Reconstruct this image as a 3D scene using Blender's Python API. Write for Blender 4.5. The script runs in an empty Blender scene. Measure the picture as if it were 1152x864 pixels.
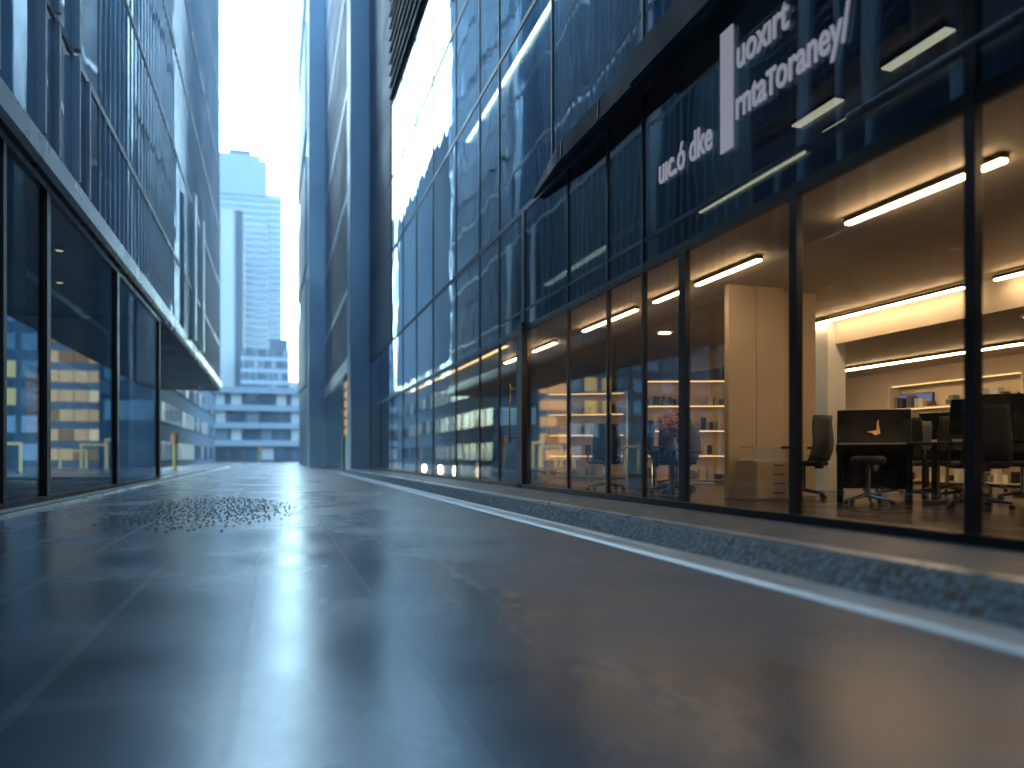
import bpy, bmesh, math, random
from mathutils import Vector, Matrix
random.seed(7)
S = bpy.context.scene
COL = S.collection
R = math.radians

# ------------------------------------------------------------------ camera
YAW = 16.465
cd = bpy.data.cameras.new('camera'); cam = bpy.data.objects.new('camera', cd); COL.objects.link(cam)
cd.sensor_width = 36.0; cd.lens = 36.0 * 900 / 1152
cd.shift_y = 82 / 1152
cam.location = (0, 0, .75); cam.rotation_euler = (R(90), 0, R(-YAW))
cd.clip_start = .05; cd.clip_end = 3000
cd.dof.use_dof = True; cd.dof.focus_distance = 11.0; cd.dof.aperture_fstop = 0.50
S.camera = cam

# ------------------------------------------------------------------ sky, sun, exposure
W = bpy.data.worlds.new('World'); S.world = W; W.use_nodes = True
nt = W.node_tree; nt.nodes.clear()
def N(tree, t, **kw):
    n = tree.nodes.new(t)
    for k, v in kw.items(): setattr(n, k, v)
    return n
sky = N(nt, 'ShaderNodeTexSky', sky_type='NISHITA', sun_disc=False)
sky.sun_elevation = R(48); sky.sun_rotation = R(0); sky.air_density = 1.3; sky.dust_density = 3.0; sky.ozone_density = 2.5
tint = N(nt, 'ShaderNodeMix', data_type='RGBA', blend_type='MULTIPLY'); tint.inputs[0].default_value = 1
tint.inputs[7].default_value = (0.64, 0.95, 1.12, 1)
bg = N(nt, 'ShaderNodeBackground'); bg.inputs[1].default_value = 0.15
out = N(nt, 'ShaderNodeOutputWorld')
nt.links.new(sky.outputs[0], tint.inputs[6]); 
tco = N(nt, 'ShaderNodeTexCoord'); sep = N(nt, 'ShaderNodeSeparateXYZ'); nt.links.new(tco.outputs['Generated'], sep.inputs[0])
# thin bright overcast: brightest in the low band of the sky
hb = N(nt, 'ShaderNodeMapRange', interpolation_type='SMOOTHSTEP'); nt.links.new(sep.outputs[2], hb.inputs[0])
hb.inputs[1].default_value = 0.0; hb.inputs[2].default_value = .72; hb.inputs[3].default_value = 5.2; hb.inputs[4].default_value = 1.0
bst = N(nt, 'ShaderNodeVectorMath', operation='SCALE'); nt.links.new(tint.outputs[2], bst.inputs[0]); nt.links.new(hb.outputs[0], bst.inputs['Scale'])
nt.links.new(bst.outputs[0], bg.inputs[0]); nt.links.new(bg.outputs[0], out.inputs[0])

sd = bpy.data.lights.new('sun', 'SUN'); sun = bpy.data.objects.new('sun', sd); COL.objects.link(sun)
sd.energy = .5; sd.angle = R(30); sd.color = (1, .96, .9)
sun.rotation_euler = (R(-42), 0, R(0))

S.view_settings.view_transform = 'Standard'; S.view_settings.look = 'None'
S.view_settings.exposure = 1.28; S.view_settings.gamma = 1; S.view_settings.use_curve_mapping = False
cy = S.cycles
cy.max_bounces = 10; cy.transparent_max_bounces = 24; cy.glossy_bounces = 5; cy.diffuse_bounces = 4
cy.sample_clamp_indirect = 6; cy.caustics_reflective = False; cy.caustics_refractive = False
cy.use_denoising = True

# ------------------------------------------------------------------ materials
def lk(t, a, b): t.links.new(a, b)
MATS = {}
def mat(name, col, rough=.5, metal=0., var=.12, scale=3., bump=0., bscale=20., spec=.5, dirt=None):
    """Principled paint with uneven tone and sheen."""
    m = bpy.data.materials.new(name); m.use_nodes = True; t = m.node_tree; p = t.nodes['Principled BSDF']
    tc = N(t, 'ShaderNodeTexCoord'); nz = N(t, 'ShaderNodeTexNoise'); nz.inputs['Scale'].default_value = scale; nz.inputs['Detail'].default_value = 6
    lk(t, tc.outputs['Object'], nz.inputs['Vector'])
    cr = N(t, 'ShaderNodeMapRange'); cr.inputs[1].default_value = .3; cr.inputs[2].default_value = .7
    cr.inputs[3].default_value = 1 - var; cr.inputs[4].default_value = 1 + var; lk(t, nz.outputs[0], cr.inputs[0])
    mx = N(t, 'ShaderNodeMix', data_type='RGBA', blend_type='MULTIPLY'); mx.inputs[0].default_value = 1; mx.inputs[6].default_value = (*col, 1)
    lk(t, cr.outputs[0], mx.inputs[7]); lk(t, mx.outputs[2], p.inputs['Base Color'])
    rr = N(t, 'ShaderNodeMapRange'); rr.inputs[1].default_value = .3; rr.inputs[2].default_value = .7
    rr.inputs[3].default_value = max(.02, rough * .8); rr.inputs[4].default_value = min(1, rough * 1.2); lk(t, nz.outputs[0], rr.inputs[0]); lk(t, rr.outputs[0], p.inputs['Roughness'])
    p.inputs['Metallic'].default_value = metal; p.inputs['Specular IOR Level'].default_value = spec
    if bump:
        n2 = N(t, 'ShaderNodeTexNoise'); n2.inputs['Scale'].default_value = bscale; n2.inputs['Detail'].default_value = 4; lk(t, tc.outputs['Object'], n2.inputs['Vector'])
        b = N(t, 'ShaderNodeBump'); b.inputs['Distance'].default_value = bump; lk(t, n2.outputs[0], b.inputs['Height']); lk(t, b.outputs[0], p.inputs['Normal'])
    MATS[name] = m; return m

def glass(name, f0=.05, tintc=(.85, .92, .95), wav=.006, wscale=.9, refl=(1, 1, 1), rough=0.):
    """Clear pane: straight-through transmission plus a slightly wavy mirror that grows towards grazing."""
    m = bpy.data.materials.new(name); m.use_nodes = True; t = m.node_tree; t.nodes.clear()
    o = N(t, 'ShaderNodeOutputMaterial'); mix = N(t, 'ShaderNodeMixShader'); tr = N(t, 'ShaderNodeBsdfTransparent'); gl = N(t, 'ShaderNodeBsdfGlossy')
    tr.inputs[0].default_value = (*tintc, 1); gl.inputs[0].default_value = (*refl, 1); gl.inputs['Roughness'].default_value = rough
    g = N(t, 'ShaderNodeNewGeometry'); oi = N(t, 'ShaderNodeObjectInfo')
    dt = N(t, 'ShaderNodeVectorMath', operation='DOT_PRODUCT'); lk(t, g.outputs['Incoming'], dt.inputs[0]); lk(t, g.outputs['Normal'], dt.inputs[1])
    ab = N(t, 'ShaderNodeMath', operation='ABSOLUTE'); lk(t, dt.outputs['Value'], ab.inputs[0])
    su = N(t, 'ShaderNodeMath', operation='SUBTRACT'); su.inputs[0].default_value = 1; lk(t, ab.outputs[0], su.inputs[1])
    pw = N(t, 'ShaderNodeMath', operation='POWER'); lk(t, su.outputs[0], pw.inputs[0]); pw.inputs[1].default_value = 5
    ma = N(t, 'ShaderNodeMath', operation='MULTIPLY_ADD'); lk(t, pw.outputs[0], ma.inputs[0]); ma.inputs[1].default_value = 1 - f0; ma.inputs[2].default_value = f0
    off = N(t, 'ShaderNodeMath', operation='MULTIPLY'); lk(t, oi.outputs['Random'], off.inputs[0]); off.inputs[1].default_value = 60
    va = N(t, 'ShaderNodeVectorMath', operation='ADD'); lk(t, g.outputs['Position'], va.inputs[0]); lk(t, off.outputs[0], va.inputs[1])
    mp = N(t, 'ShaderNodeMapping'); lk(t, va.outputs[0], mp.inputs[0]); mp.inputs['Scale'].default_value = (1, .8, .55)
    nz = N(t, 'ShaderNodeTexNoise'); nz.inputs['Scale'].default_value = wscale; nz.inputs['Detail'].default_value = 1.5; lk(t, mp.outputs[0], nz.inputs['Vector'])
    b = N(t, 'ShaderNodeBump'); b.inputs['Distance'].default_value = wav; b.inputs['Strength'].default_value = 1; lk(t, nz.outputs[0], b.inputs['Height']); lk(t, b.outputs[0], gl.inputs['Normal'])
    lk(t, ma.outputs[0], mix.inputs[0]); lk(t, tr.outputs[0], mix.inputs[1]); lk(t, gl.outputs[0], mix.inputs[2]); lk(t, mix.outputs[0], o.inputs[0])
    MATS[name] = m; return m

def lamp_mat(name, col, s):
    m = bpy.data.materials.new(name); m.use_nodes = True; t = m.node_tree; t.nodes.clear()
    o = N(t, 'ShaderNodeOutputMaterial'); e = N(t, 'ShaderNodeEmission'); e.inputs[0].default_value = (*col, 1); e.inputs[1].default_value = s; lk(t, e.outputs[0], o.inputs[0])
    MATS[name] = m; return m

BLACK = mat('black_aluminium', (.012, .014, .018), .35, .0, .2)
STEELB = mat('blue_grey_aluminium', (.07, .10, .135), .35, .4, .15, 1.2)
DKBLUE = mat('dark_blue_cladding', (.03, .055, .085), .35, .2, .15, 1.5)
FINM = mat('blue_grey_fin', (.34, .42, .49), .4, .2, .1, 1)
EDGE = mat('worn_steel_edging', (.18, .26, .33), .42, .3, .3, 2)
LOUV = mat('slate_louvre', (.08, .13, .18), .45, .2, .15, 1)
BEAM = mat('matt_dark_blue_beam', (.006, .050, .10), .6, 0, .15, 1.5, spec=.1)
PALE = mat('pale_aluminium', (.30, .37, .43), .3, .5, .12, 1.5)
WHITE = mat('white_metal', (.7, .74, .78), .35, .1, .08, 2)
PIER = mat('pier_metal_panel', (.30, .37, .44), .38, .45, .12, .5)
PIERL = mat('pier_light_metal_panel', (.28, .35, .42), .5, .1, .12, .5, spec=.3)
PIERD = mat('pier_recess_panel', (.24, .32, .40), .6, 0, .15, .5, spec=.2)
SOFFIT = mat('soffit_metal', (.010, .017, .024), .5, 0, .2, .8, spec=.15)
CONC = mat('dark_concrete', (.10, .12, .14), .8, 0, .15, 2, .003)
PLINTH = mat('dark_stone_plinth', (.040, .060, .080), .5, 0, .2, 3, spec=.25)
BEIGE = mat('beige_plaster', (.64, .54, .43), .75, 0, .06, 2)
CREAM = mat('cream_panel', (.68, .59, .48), .55, 0, .06, 1.5)
CEIL = mat('warm_grey_ceiling', (.60, .53, .45), .7, 0, .08, 1)
CORE = mat('dark_core_wall', (.018, .026, .036), .7, 0, .25, 1)
COREB = mat('blue_grey_core_wall', (.16, .21, .26), .7, 0, .25, .7)
BLKF = mat('black_fabric', (.014, .015, .018), .8, 0, .3, 30, .002, 300)
GRYF = mat('grey_mesh_fabric', (.10, .115, .13), .75, 0, .3, 30, .002, 300)
BLKP = mat('black_plastic', (.012, .012, .014), .4, 0, .2, 10)
GLOSSB = mat('black_lacquer', (.005, .006, .007), .30, 0, .2, 4, spec=.3)
CHROME = mat('chrome', (.55, .56, .58), .15, 1., .05)
GOLD = mat('gold_metal', (.75, .5, .18), .3, 1., .05)
IVORY = mat('ivory_keys', (.75, .7, .62), .35, 0, .03)
PAPER = mat('white_paper', (.7, .68, .64), .8, 0, .05)
CURT = mat('blue_grey_curtain', (.50, .60, .68), .85, 0, .15, 3)
BLIND = mat('grey_roller_blind', (.17, .22, .28), .85, 0, .1, 1)
GREEN = mat('leaf_green', (.03, .06, .035), .55, 0, .4, 6)
BROWN = mat('brown_bark', (.07, .05, .035), .8, 0, .3, 10)
PINK = mat('coral_blossom', (.50, .15, .10), .7, 0, .4, 20)
CREAMB = mat('cream_blossom', (.62, .48, .40), .7, 0, .2, 20)
BLUEP = mat('blue_paper', (.12, .2, .45), .6, 0, .1)
YELLOW = mat('yellow_paint', (.72, .42, .03), .5, 0, .15, 8)
ORANGE = mat('orange_paint', (.70, .22, .08), .5, 0, .15, 8)
RBLUE = mat('tower_blue_panel', (.38, .43, .48), .5, .1, .1, .03)
RPALE = mat('tower_pale_panel', (.62, .60, .59), .5, 0, .08, .03)
RDARK = mat('dark_far_facade', (.06, .09, .13), .5, 0, .2, .08)
RROSE = mat('rose_grey_panel', (.34, .30, .30), .6, 0, .1, .1)
RMID = mat('far_slate_panel', (.11, .16, .21), .9, 0, .15, .08, spec=.08)
RGLASS = mat('far_window_glass', (.05, .10, .16), .12, .1, .4, .12)
RGLASL = mat('far_pale_window_glass', (.20, .27, .34), .2, .2, .2, .1)
SIGNW = mat('sign_white', (.78, .77, .80), .6, 0, .03)
SIGNW.node_tree.nodes['Principled BSDF'].inputs['Emission Color'].default_value = (.82, .84, 1, 1)
SIGNW.node_tree.nodes['Principled BSDF'].inputs['Emission Strength'].default_value = .11   # faintly lit letters
GL_G = glass('clear_shop_glass', .06, (.90, .90, .88), .0035, .8)
GL_U = glass('blue_coated_glass', .38, (.42, .60, .74), .0065, .8, (.86, .95, 1.0))
GL_S = glass('sign_bay_glass', .34, (.70, .82, .92), .008, .9, (.86, .95, 1.0))
GL_L = glass('lobby_glass', .03, (.82, .90, .95), .003, .6, (.40, .46, .50))
GL_D = glass('green_door_glass', .12, (.25, .45, .42), .004, .8)
GL_C = glass('left_tower_glass', .40, (.30, .45, .58), .009, .5, (.85, .95, 1.0))
LED = lamp_mat('warm_led_diffuser', (1.0, .74, .42), .62)
LEDB = lamp_mat('bright_warm_led_diffuser', (1.0, .66, .35), 17)
LEDF = lamp_mat('far_warm_led', (1.0, .62, .25), 1.3)
LITW = lamp_mat('lit_window_amber', (1.0, .60, .30), .62)
LITY = lamp_mat('lit_window_yellow', (1.0, .84, .38), .45)
SCREEN = lamp_mat('blue_screen', (.35, .4, .8), .2)

# wood interior floor
def floor_mat():
    m = bpy.data.materials.new('dark_wood_floor'); m.use_nodes = True; t = m.node_tree; p = t.nodes['Principled BSDF']
    g = N(t, 'ShaderNodeNewGeometry'); br = N(t, 'ShaderNodeTexBrick'); lk(t, g.outputs['Position'], br.inputs['Vector'])
    br.inputs['Scale'].default_value = 1; br.inputs['Brick Width'].default_value = 1.4; br.inputs['Row Height'].default_value = .16; br.inputs['Mortar Size'].default_value = .004
    br.inputs['Color1'].default_value = (.045, .034, .026, 1); br.inputs['Color2'].default_value = (.07, .052, .038, 1); br.inputs['Mortar'].default_value = (.01, .01, .01, 1)
    lk(t, br.outputs[0], p.inputs['Base Color']); p.inputs['Roughness'].default_value = .22
    return m
WOODF = floor_mat()

# wet stone paving of the lane
def paving_mat():
    m = bpy.data.materials.new('wet_dark_paving'); m.use_nodes = True; t = m.node_tree; p = t.nodes['Principled BSDF']
    g = N(t, 'ShaderNodeNewGeometry')
    mp = N(t, 'ShaderNodeMapping'); lk(t, g.outputs['Position'], mp.inputs[0]); mp.inputs['Rotation'].default_value = (0, 0, R(90)); mp.inputs['Location'].default_value = (.3, .12, 0)
    br = N(t, 'ShaderNodeTexBrick'); lk(t, mp.outputs[0], br.inputs['Vector']); br.inputs['Scale'].default_value = 1
    br.inputs['Brick Width'].default_value = 2.4; br.inputs['Row Height'].default_value = .62; br.inputs['Mortar Size'].default_value = .0035; br.inputs['Mortar Smooth'].default_value = .4
    br.inputs['Color1'].default_value = (.024, .058, .100, 1); br.inputs['Color2'].default_value = (.032, .072, .118, 1); br.inputs['Mortar'].default_value = (.07, .09, .11, 1)
    n1 = N(t, 'ShaderNodeTexNoise'); n1.inputs['Scale'].default_value = .7; n1.inputs['Detail'].default_value = 5; lk(t, g.outputs['Position'], n1.inputs['Vector'])
    n2 = N(t, 'ShaderNodeTexNoise'); n2.inputs['Scale'].default_value = 55; n2.inputs['Detail'].default_value = 3; lk(t, g.outputs['Position'], n2.inputs['Vector'])
    n3 = N(t, 'ShaderNodeTexNoise'); n3.inputs['Scale'].default_value = 5; n3.inputs['Detail'].default_value = 4; lk(t, g.outputs['Position'], n3.inputs['Vector'])
    mr = N(t, 'ShaderNodeMapRange'); lk(t, n1.outputs[0], mr.inputs[0]); mr.inputs[1].default_value = .35; mr.inputs[2].default_value = .65; mr.inputs[3].default_value = .7; mr.inputs[4].default_value = 1.35
    mx = N(t, 'ShaderNodeMix', data_type='RGBA', blend_type='MULTIPLY'); mx.inputs[0].default_value = 1; lk(t, br.outputs[0], mx.inputs[6]); lk(t, mr.outputs[0], mx.inputs[7])
    lk(t, mx.outputs[2], p.inputs['Base Color'])
    rr = N(t, 'ShaderNodeMapRange'); lk(t, n1.outputs[0], rr.inputs[0]); rr.inputs[1].default_value = .38; rr.inputs[2].default_value = .66; rr.inputs[3].default_value = .18; rr.inputs[4].default_value = .28
    r2 = N(t, 'ShaderNodeMath', operation='MULTIPLY_ADD'); lk(t, n3.outputs[0], r2.inputs[0]); r2.inputs[1].default_value = .05; lk(t, rr.outputs[0], r2.inputs[2])
    
    # the middle of the lane is wet and smooth, the strip beside the right kerb is dry and gritty
    sx = N(t, 'ShaderNodeSeparateXYZ'); lk(t, g.outputs['Position'], sx.inputs[0])
    wx = N(t, 'ShaderNodeMath', operation='MULTIPLY_ADD'); lk(t, n1.outputs[0], wx.inputs[0]); wx.inputs[1].default_value = .45; lk(t, sx.outputs[0], wx.inputs[2])
    dry = N(t, 'ShaderNodeMapRange', interpolation_type='SMOOTHSTEP'); lk(t, wx.outputs[0], dry.inputs[0]); dry.inputs[1].default_value = .5; dry.inputs[2].default_value = 3.2; dry.inputs[3].default_value = 0; dry.inputs[4].default_value = 1
    r3 = N(t, 'ShaderNodeMath', operation='MULTIPLY_ADD'); lk(t, dry.outputs[0], r3.inputs[0]); r3.inputs[1].default_value = .20; lk(t, r2.outputs[0], r3.inputs[2])
    r4 = N(t, 'ShaderNodeMath', operation='MULTIPLY_ADD'); lk(t, br.outputs['Fac'], r4.inputs[0]); r4.inputs[1].default_value = .12; lk(t, r3.outputs[0], r4.inputs[2])
    mxd = N(t, 'ShaderNodeMix', data_type='RGBA', blend_type='MIX'); lk(t, dry.outputs[0], mxd.inputs[0]); lk(t, mx.outputs[2], mxd.inputs[6])
    n4 = N(t, 'ShaderNodeTexNoise'); n4.inputs['Scale'].default_value = 38; n4.inputs['Detail'].default_value = 5; lk(t, g.outputs['Position'], n4.inputs['Vector'])
    cg = N(t, 'ShaderNodeValToRGB'); lk(t, n4.outputs[0], cg.inputs[0]); cg.color_ramp.elements[0].position = .35; cg.color_ramp.elements[0].color = (.020, .042, .070, 1)
    cg.color_ramp.elements[1].position = .65; cg.color_ramp.elements[1].color = (.060, .100, .145, 1); lk(t, cg.outputs[0], mxd.inputs[7])
    mj = N(t, 'ShaderNodeMix', data_type='RGBA', blend_type='MIX'); lk(t, br.outputs['Fac'], mj.inputs[0]); lk(t, mxd.outputs[2], mj.inputs[6]); mj.inputs[7].default_value = (.055, .085, .115, 1)
    n5 = N(t, 'ShaderNodeTexNoise'); n5.inputs['Scale'].default_value = 1.9; n5.inputs['Detail'].default_value = 3; lk(t, g.outputs['Position'], n5.inputs['Vector'])
    stn = N(t, 'ShaderNodeMapRange', interpolation_type='SMOOTHSTEP'); lk(t, n5.outputs[0], stn.inputs[0]); stn.inputs[1].default_value = .60; stn.inputs[2].default_value = .70; stn.inputs[3].default_value = 1; stn.inputs[4].default_value = .45
    ms = N(t, 'ShaderNodeMix', data_type='RGBA', blend_type='MULTIPLY'); ms.inputs[0].default_value = 1; lk(t, mj.outputs[2], ms.inputs[6]); lk(t, stn.outputs[0], ms.inputs[7])
    lk(t, ms.outputs[2], p.inputs['Base Color'])
    lk(t, r4.outputs[0], p.inputs['Roughness'])
    spd = N(t, 'ShaderNodeMapRange'); lk(t, dry.outputs[0], spd.inputs[0]); spd.inputs[3].default_value = .5; spd.inputs[4].default_value = .12; lk(t, spd.outputs[0], p.inputs['Specular IOR Level']); p.inputs['IOR'].default_value = 1.65; p.inputs['Specular Tint'].default_value = (.55, .80, 1.0, 1)
    hs = N(t, 'ShaderNodeMath', operation='MULTIPLY_ADD'); lk(t, br.outputs['Fac'], hs.inputs[0]); hs.inputs[1].default_value = -.8
    h2 = N(t, 'ShaderNodeMath', operation='MULTIPLY'); lk(t, n2.outputs[0], h2.inputs[0]); h2.inputs[1].default_value = .9; lk(t, h2.outputs[0], hs.inputs[2])
    b = N(t, 'ShaderNodeBump'); b.inputs['Distance'].default_value = .0011; lk(t, hs.outputs[0], b.inputs['Height'])
    b2 = N(t, 'ShaderNodeBump'); b2.inputs['Distance'].default_value = .0010; lk(t, n3.outputs[0], b2.inputs['Height']); lk(t, b.outputs[0], b2.inputs['Normal'])
    lk(t, b2.outputs[0], p.inputs['Normal'])
    return m
PAVE = paving_mat()
def granite_mat():
    m = bpy.data.materials.new('speckled_granite'); m.use_nodes = True; t = m.node_tree; p = t.nodes['Principled BSDF']
    g = N(t, 'ShaderNodeNewGeometry'); v = N(t, 'ShaderNodeTexNoise'); v.inputs['Scale'].default_value = 28; v.inputs['Detail'].default_value = 3; lk(t, g.outputs['Position'], v.inputs['Vector'])
    cr = N(t, 'ShaderNodeValToRGB'); lk(t, v.outputs[0], cr.inputs[0]); cr.color_ramp.elements[0].position = .44; cr.color_ramp.elements[0].color = (.004, .007, .010, 1)
    cr.color_ramp.elements[1].position = .58; cr.color_ramp.elements[1].color = (.085, .17, .25, 1)
    lk(t, cr.outputs[0], p.inputs['Base Color']); p.inputs['Roughness'].default_value = .6; p.inputs['Specular IOR Level'].default_value = .25
    b = N(t, 'ShaderNodeBump'); b.inputs['Distance'].default_value = .006; lk(t, v.outputs[0], b.inputs['Height']); lk(t, b.outputs[0], p.inputs['Normal'])
    return m
GRAN = granite_mat()

# ------------------------------------------------------------------ mesh helpers
class MB:
    def __init__(s): s.v = []; s.f = []
    def add(s, vs, fs):
        o = len(s.v); s.v += [tuple(v) for v in vs]; s.f += [tuple(i + o for i in f) for f in fs]; return s
    def box(s, x0, x1, y0, y1, z0, z1, M=None):
        vs = [Vector((x, y, z)) for z in (z0, z1) for y in (y0, y1) for x in (x0, x1)]
        if M: vs = [M @ v for v in vs]
        return s.add(vs, [(0, 2, 3, 1), (4, 5, 7, 6), (0, 1, 5, 4), (2, 6, 7, 3), (0, 4, 6, 2), (1, 3, 7, 5)])
    def tube(s, p0, p1, r0, r1=None, n=10):
        r1 = r0 if r1 is None else r1
        p0, p1 = Vector(p0), Vector(p1); d = (p1 - p0).normalized()
        a = d.orthogonal().normalized(); b = d.cross(a)
        vs = []
        for p, r in ((p0, r0), (p1, r1)):
            for i in range(n):
                t = 2 * math.pi * i / n; vs.append(p + a * (r * math.cos(t)) + b * (r * math.sin(t)))
        fs = [(i, (i + 1) % n, n + (i + 1) % n, n + i) for i in range(n)] + [tuple(range(n))[::-1], tuple(range(n, 2 * n))]
        return s.add(vs, fs)
    def lathe(s, prof, c=(0, 0, 0), n=16):
        vs = [(c[0] + r * math.cos(2 * math.pi * i / n), c[1] + r * math.sin(2 * math.pi * i / n), c[2] + z) for r, z in prof for i in range(n)]
        fs = [(k * n + i, k * n + (i + 1) % n, (k + 1) * n + (i + 1) % n, (k + 1) * n + i) for k in range(len(prof) - 1) for i in range(n)]
        fs += [tuple(range(n))[::-1], tuple(range((len(prof) - 1) * n, len(prof) * n))]
        return s.add(vs, fs)
    def prism(s, poly, axis, a, b):
        """poly: 2-D outline; axis 'x','y','z' it is extruded along, from a to b."""
        def P(u, v, w): return {'x': (w, u, v), 'y': (u, w, v), 'z': (u, v, w)}[axis]
        n = len(poly); vs = [P(u, v, a) for u, v in poly] + [P(u, v, b) for u, v in poly]
        return s.add(vs, [tuple(range(n))[::-1], tuple(range(n, 2 * n))] + [(i, (i + 1) % n, n + (i + 1) % n, n + i) for i in range(n)])
    def build(s, name, m, parent=None, smooth=False, bevel=0., M=None):
        me = bpy.data.meshes.new(name); me.from_pydata(s.v if not M else [M @ Vector(v) for v in s.v], [], s.f)
        bm = bmesh.new(); bm.from_mesh(me); bmesh.ops.recalc_face_normals(bm, faces=bm.faces)
        bm.to_mesh(me); bm.free(); me.materials.append(m) if m else None
        if smooth: me.polygons.foreach_set('use_smooth', [True] * len(me.polygons))
        o = bpy.data.objects.new(name, me); COL.objects.link(o); o.parent = parent
        if bevel:
            b = o.modifiers.new('bevel', 'BEVEL'); b.width = bevel; b.segments = 2; b.limit_method = 'ANGLE'
        return o
def tag(o, label=None, cat=None, group=None, kind=None):
    for k, v in (('label', label), ('category', cat), ('group', group), ('kind', kind)):
        if v: o[k] = v
    return o
def empty(name, loc=(0, 0, 0), rz=0., label=None, cat=None, group=None):
    o = bpy.data.objects.new(name, None); COL.objects.link(o); o.location = loc; o.rotation_euler.z = rz; o.empty_display_size = .2
    return tag(o, label, cat, group)
def copy_tree(o, parent=None):
    c = o.copy(); COL.objects.link(c); c.parent = parent
    for ch in [x for x in COL.objects if x.parent == o]: copy_tree(ch, c)
    return c
def box(name, m, parent, *a, bevel=0.): return MB().box(*a).build(name, m, parent, bevel=bevel)

# ------------------------------------------------------------------ ground, kerbs
g = MB().add([(-410, -80, 0), (410, -80, 0), (410, 410, 0), (-410, 410, 0)], [(0, 1, 2, 3)]).build('pavement', PAVE); tag(g, kind='structure')
FX = 4.3          # plane of the right-hand glass front
LX = -3.6         # plane of the left-hand glass front
kb = MB()
for k in range(28): kb.prism([(2.98, .006), (3.00, .03), (3.12, .175), (3.14, .18), (3.14, -.1), (2.98, -.1)], 'y', -4 + k * 1.5, -4 + k * 1.5 + 1.488)
kb = kb.build('kerb', GRAN); tag(kb, kind='structure')
k2 = MB().prism([(2.70, .004), (2.73, .022), (2.80, .030), (2.90, .022), (2.93, .03), (2.978, .03), (2.978, -.05), (2.70, -.05)], 'y', -4, 38).build('edging_strip', EDGE, kb)
k3 = MB().prism([(3.142, .18), (3.15, .198), (3.25, .200), (3.25, .1), (3.142, .1)], 'y', -4, 38).build('nosing', PALE, kb)
k4 = MB()
for y in range(-4, 38, 3): k4.box(3.252, 4.22, y, y + 2.985, .0, .192)
k4.build('plinth', PLINTH, kb)
lk_ = MB().prism([(-3.42, .0), (-3.42, .06), (-3.40, .07), (-3.30, .07), (-3.27, .05), (-3.25, .0)], 'y', -4, 62).build('low_kerb', GRAN); tag(lk_, kind='structure')
MB().prism([(-3.25, .002), (-3.25, .035), (-3.22, .04), (-3.17, .03), (-3.16, .002)], 'y', -4, 62).build('edging_strip', PALE, lk_)
# raised studs let into the paving
st = MB()
for i in range(19):
    for j in range(56):
        x = -2.1 + i * .13 + (j % 2) * .065; y = 8.6 + j * .13
        ex = ((x + .95) / 1.3) ** 2 + ((y - 12.2) / 3.9) ** 2
        x += random.uniform(-.03, .03); y += random.uniform(-.035, .035)
        if ex > 1 + .25 * math.sin(i * 1.7 + j * .6) or random.random() < max(.12, ex ** 2 - .05): continue
        n = 7; vs = []
        r = random.uniform(.013, .020)
        for rr, z in ((r, .001), (r * .75, .010), (r * .3, .013)):
            vs += [(x + rr * math.cos(2 * math.pi * k / n), y + rr * math.sin(2 * math.pi * k / n), z) for k in range(n)]
        st.add(vs, [(a * n + k, a * n + (k + 1) % n, (a + 1) * n + (k + 1) % n, (a + 1) * n + k) for a in (0, 1) for k in range(n)] + [tuple(range(2 * n, 3 * n))])
o = st.build('paving_studs', mat('wet_stud', (.03, .04, .05), .18), smooth=True); tag(o, kind='structure')
# ------------------------------------------------------------------ right glass building
RB = empty('office_building', (FX, 3, 0), 0, 'long dark glass office front with lit ground floor and white lettering', 'building')
RB.location = (0, 0, 0)
MY = [1.9, 4.09, 5.92, 7.88, 8.87, 9.95, 11.48, 13.76, 15.4, 17.0, 19.4, 22.4, 25.2, 28.0, 30.8, 34.2, 38.0]
HEAVY = {4.09: .09, 5.92: .11, 7.88: .15, 13.76: .16}
def window(y0, y1, z0, z1, fm, gm, w=.05, dep=.07, X=FX, parent=RB, hv=HEAVY, head=.05, foot=.05, sub=()):
    a, b = hv.get(y0, w) / 2, hv.get(y1, w) / 2
    f = MB().box(X - dep, X + dep, y0, y0 + a, z0, z1).box(X - dep, X + dep, y1 - b, y1, z0, z1)
    f.box(X - dep + .004, X + dep - .004, y0 + a, y1 - b, z0, z0 + foot).box(X - dep + .004, X + dep - .004, y0 + a, y1 - b, z1 - head, z1)
    for s_ in sub: f.box(X - dep * .6, X + dep * .6, y0 + a, y1 - b, s_ - .02, s_ + .02)
    o = f.build('window', fm, parent)
    MB().box(X - .012, X + .012, y0 + a, y1 - b, z0 + foot, z1 - head).build('pane', gm, o)
    return o
for y0, y1 in zip(MY, MY[1:]):
    far = y0 > 13
    window(y0, y1, .2, 3.05, BLACK, GL_G, (.05 if y0 < 8 else .035) if not far else .03, .03, foot=.06, head=.06)
for y0, y1 in zip([1.9, 4.09, 8.87] + MY[5:], [4.09, 8.87] + MY[5:]):
    window(y0, y1, 3.05, 5.2, BLACK if y0 < 8 else STEELB, GL_S if y0 < 8.8 else GL_U, .045, .03, head=.05, foot=.05, sub=(3.38,) if y0 < 14 else ())
UY = [1.9, 5.4, 8.87, 12.2, 15.4, 17.0, 19.4, 22.4, 25.2, 28.0, 30.8]
for z0, z1 in ((5.2, 8.6), (8.6, 11.4), (11.4, 14.2)):
    for y0, y1 in zip(UY, UY[1:]): window(y0, y1, z0, z1, DKBLUE, GL_U, .05, .03, hv={}, head=.045, foot=.045)
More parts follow.
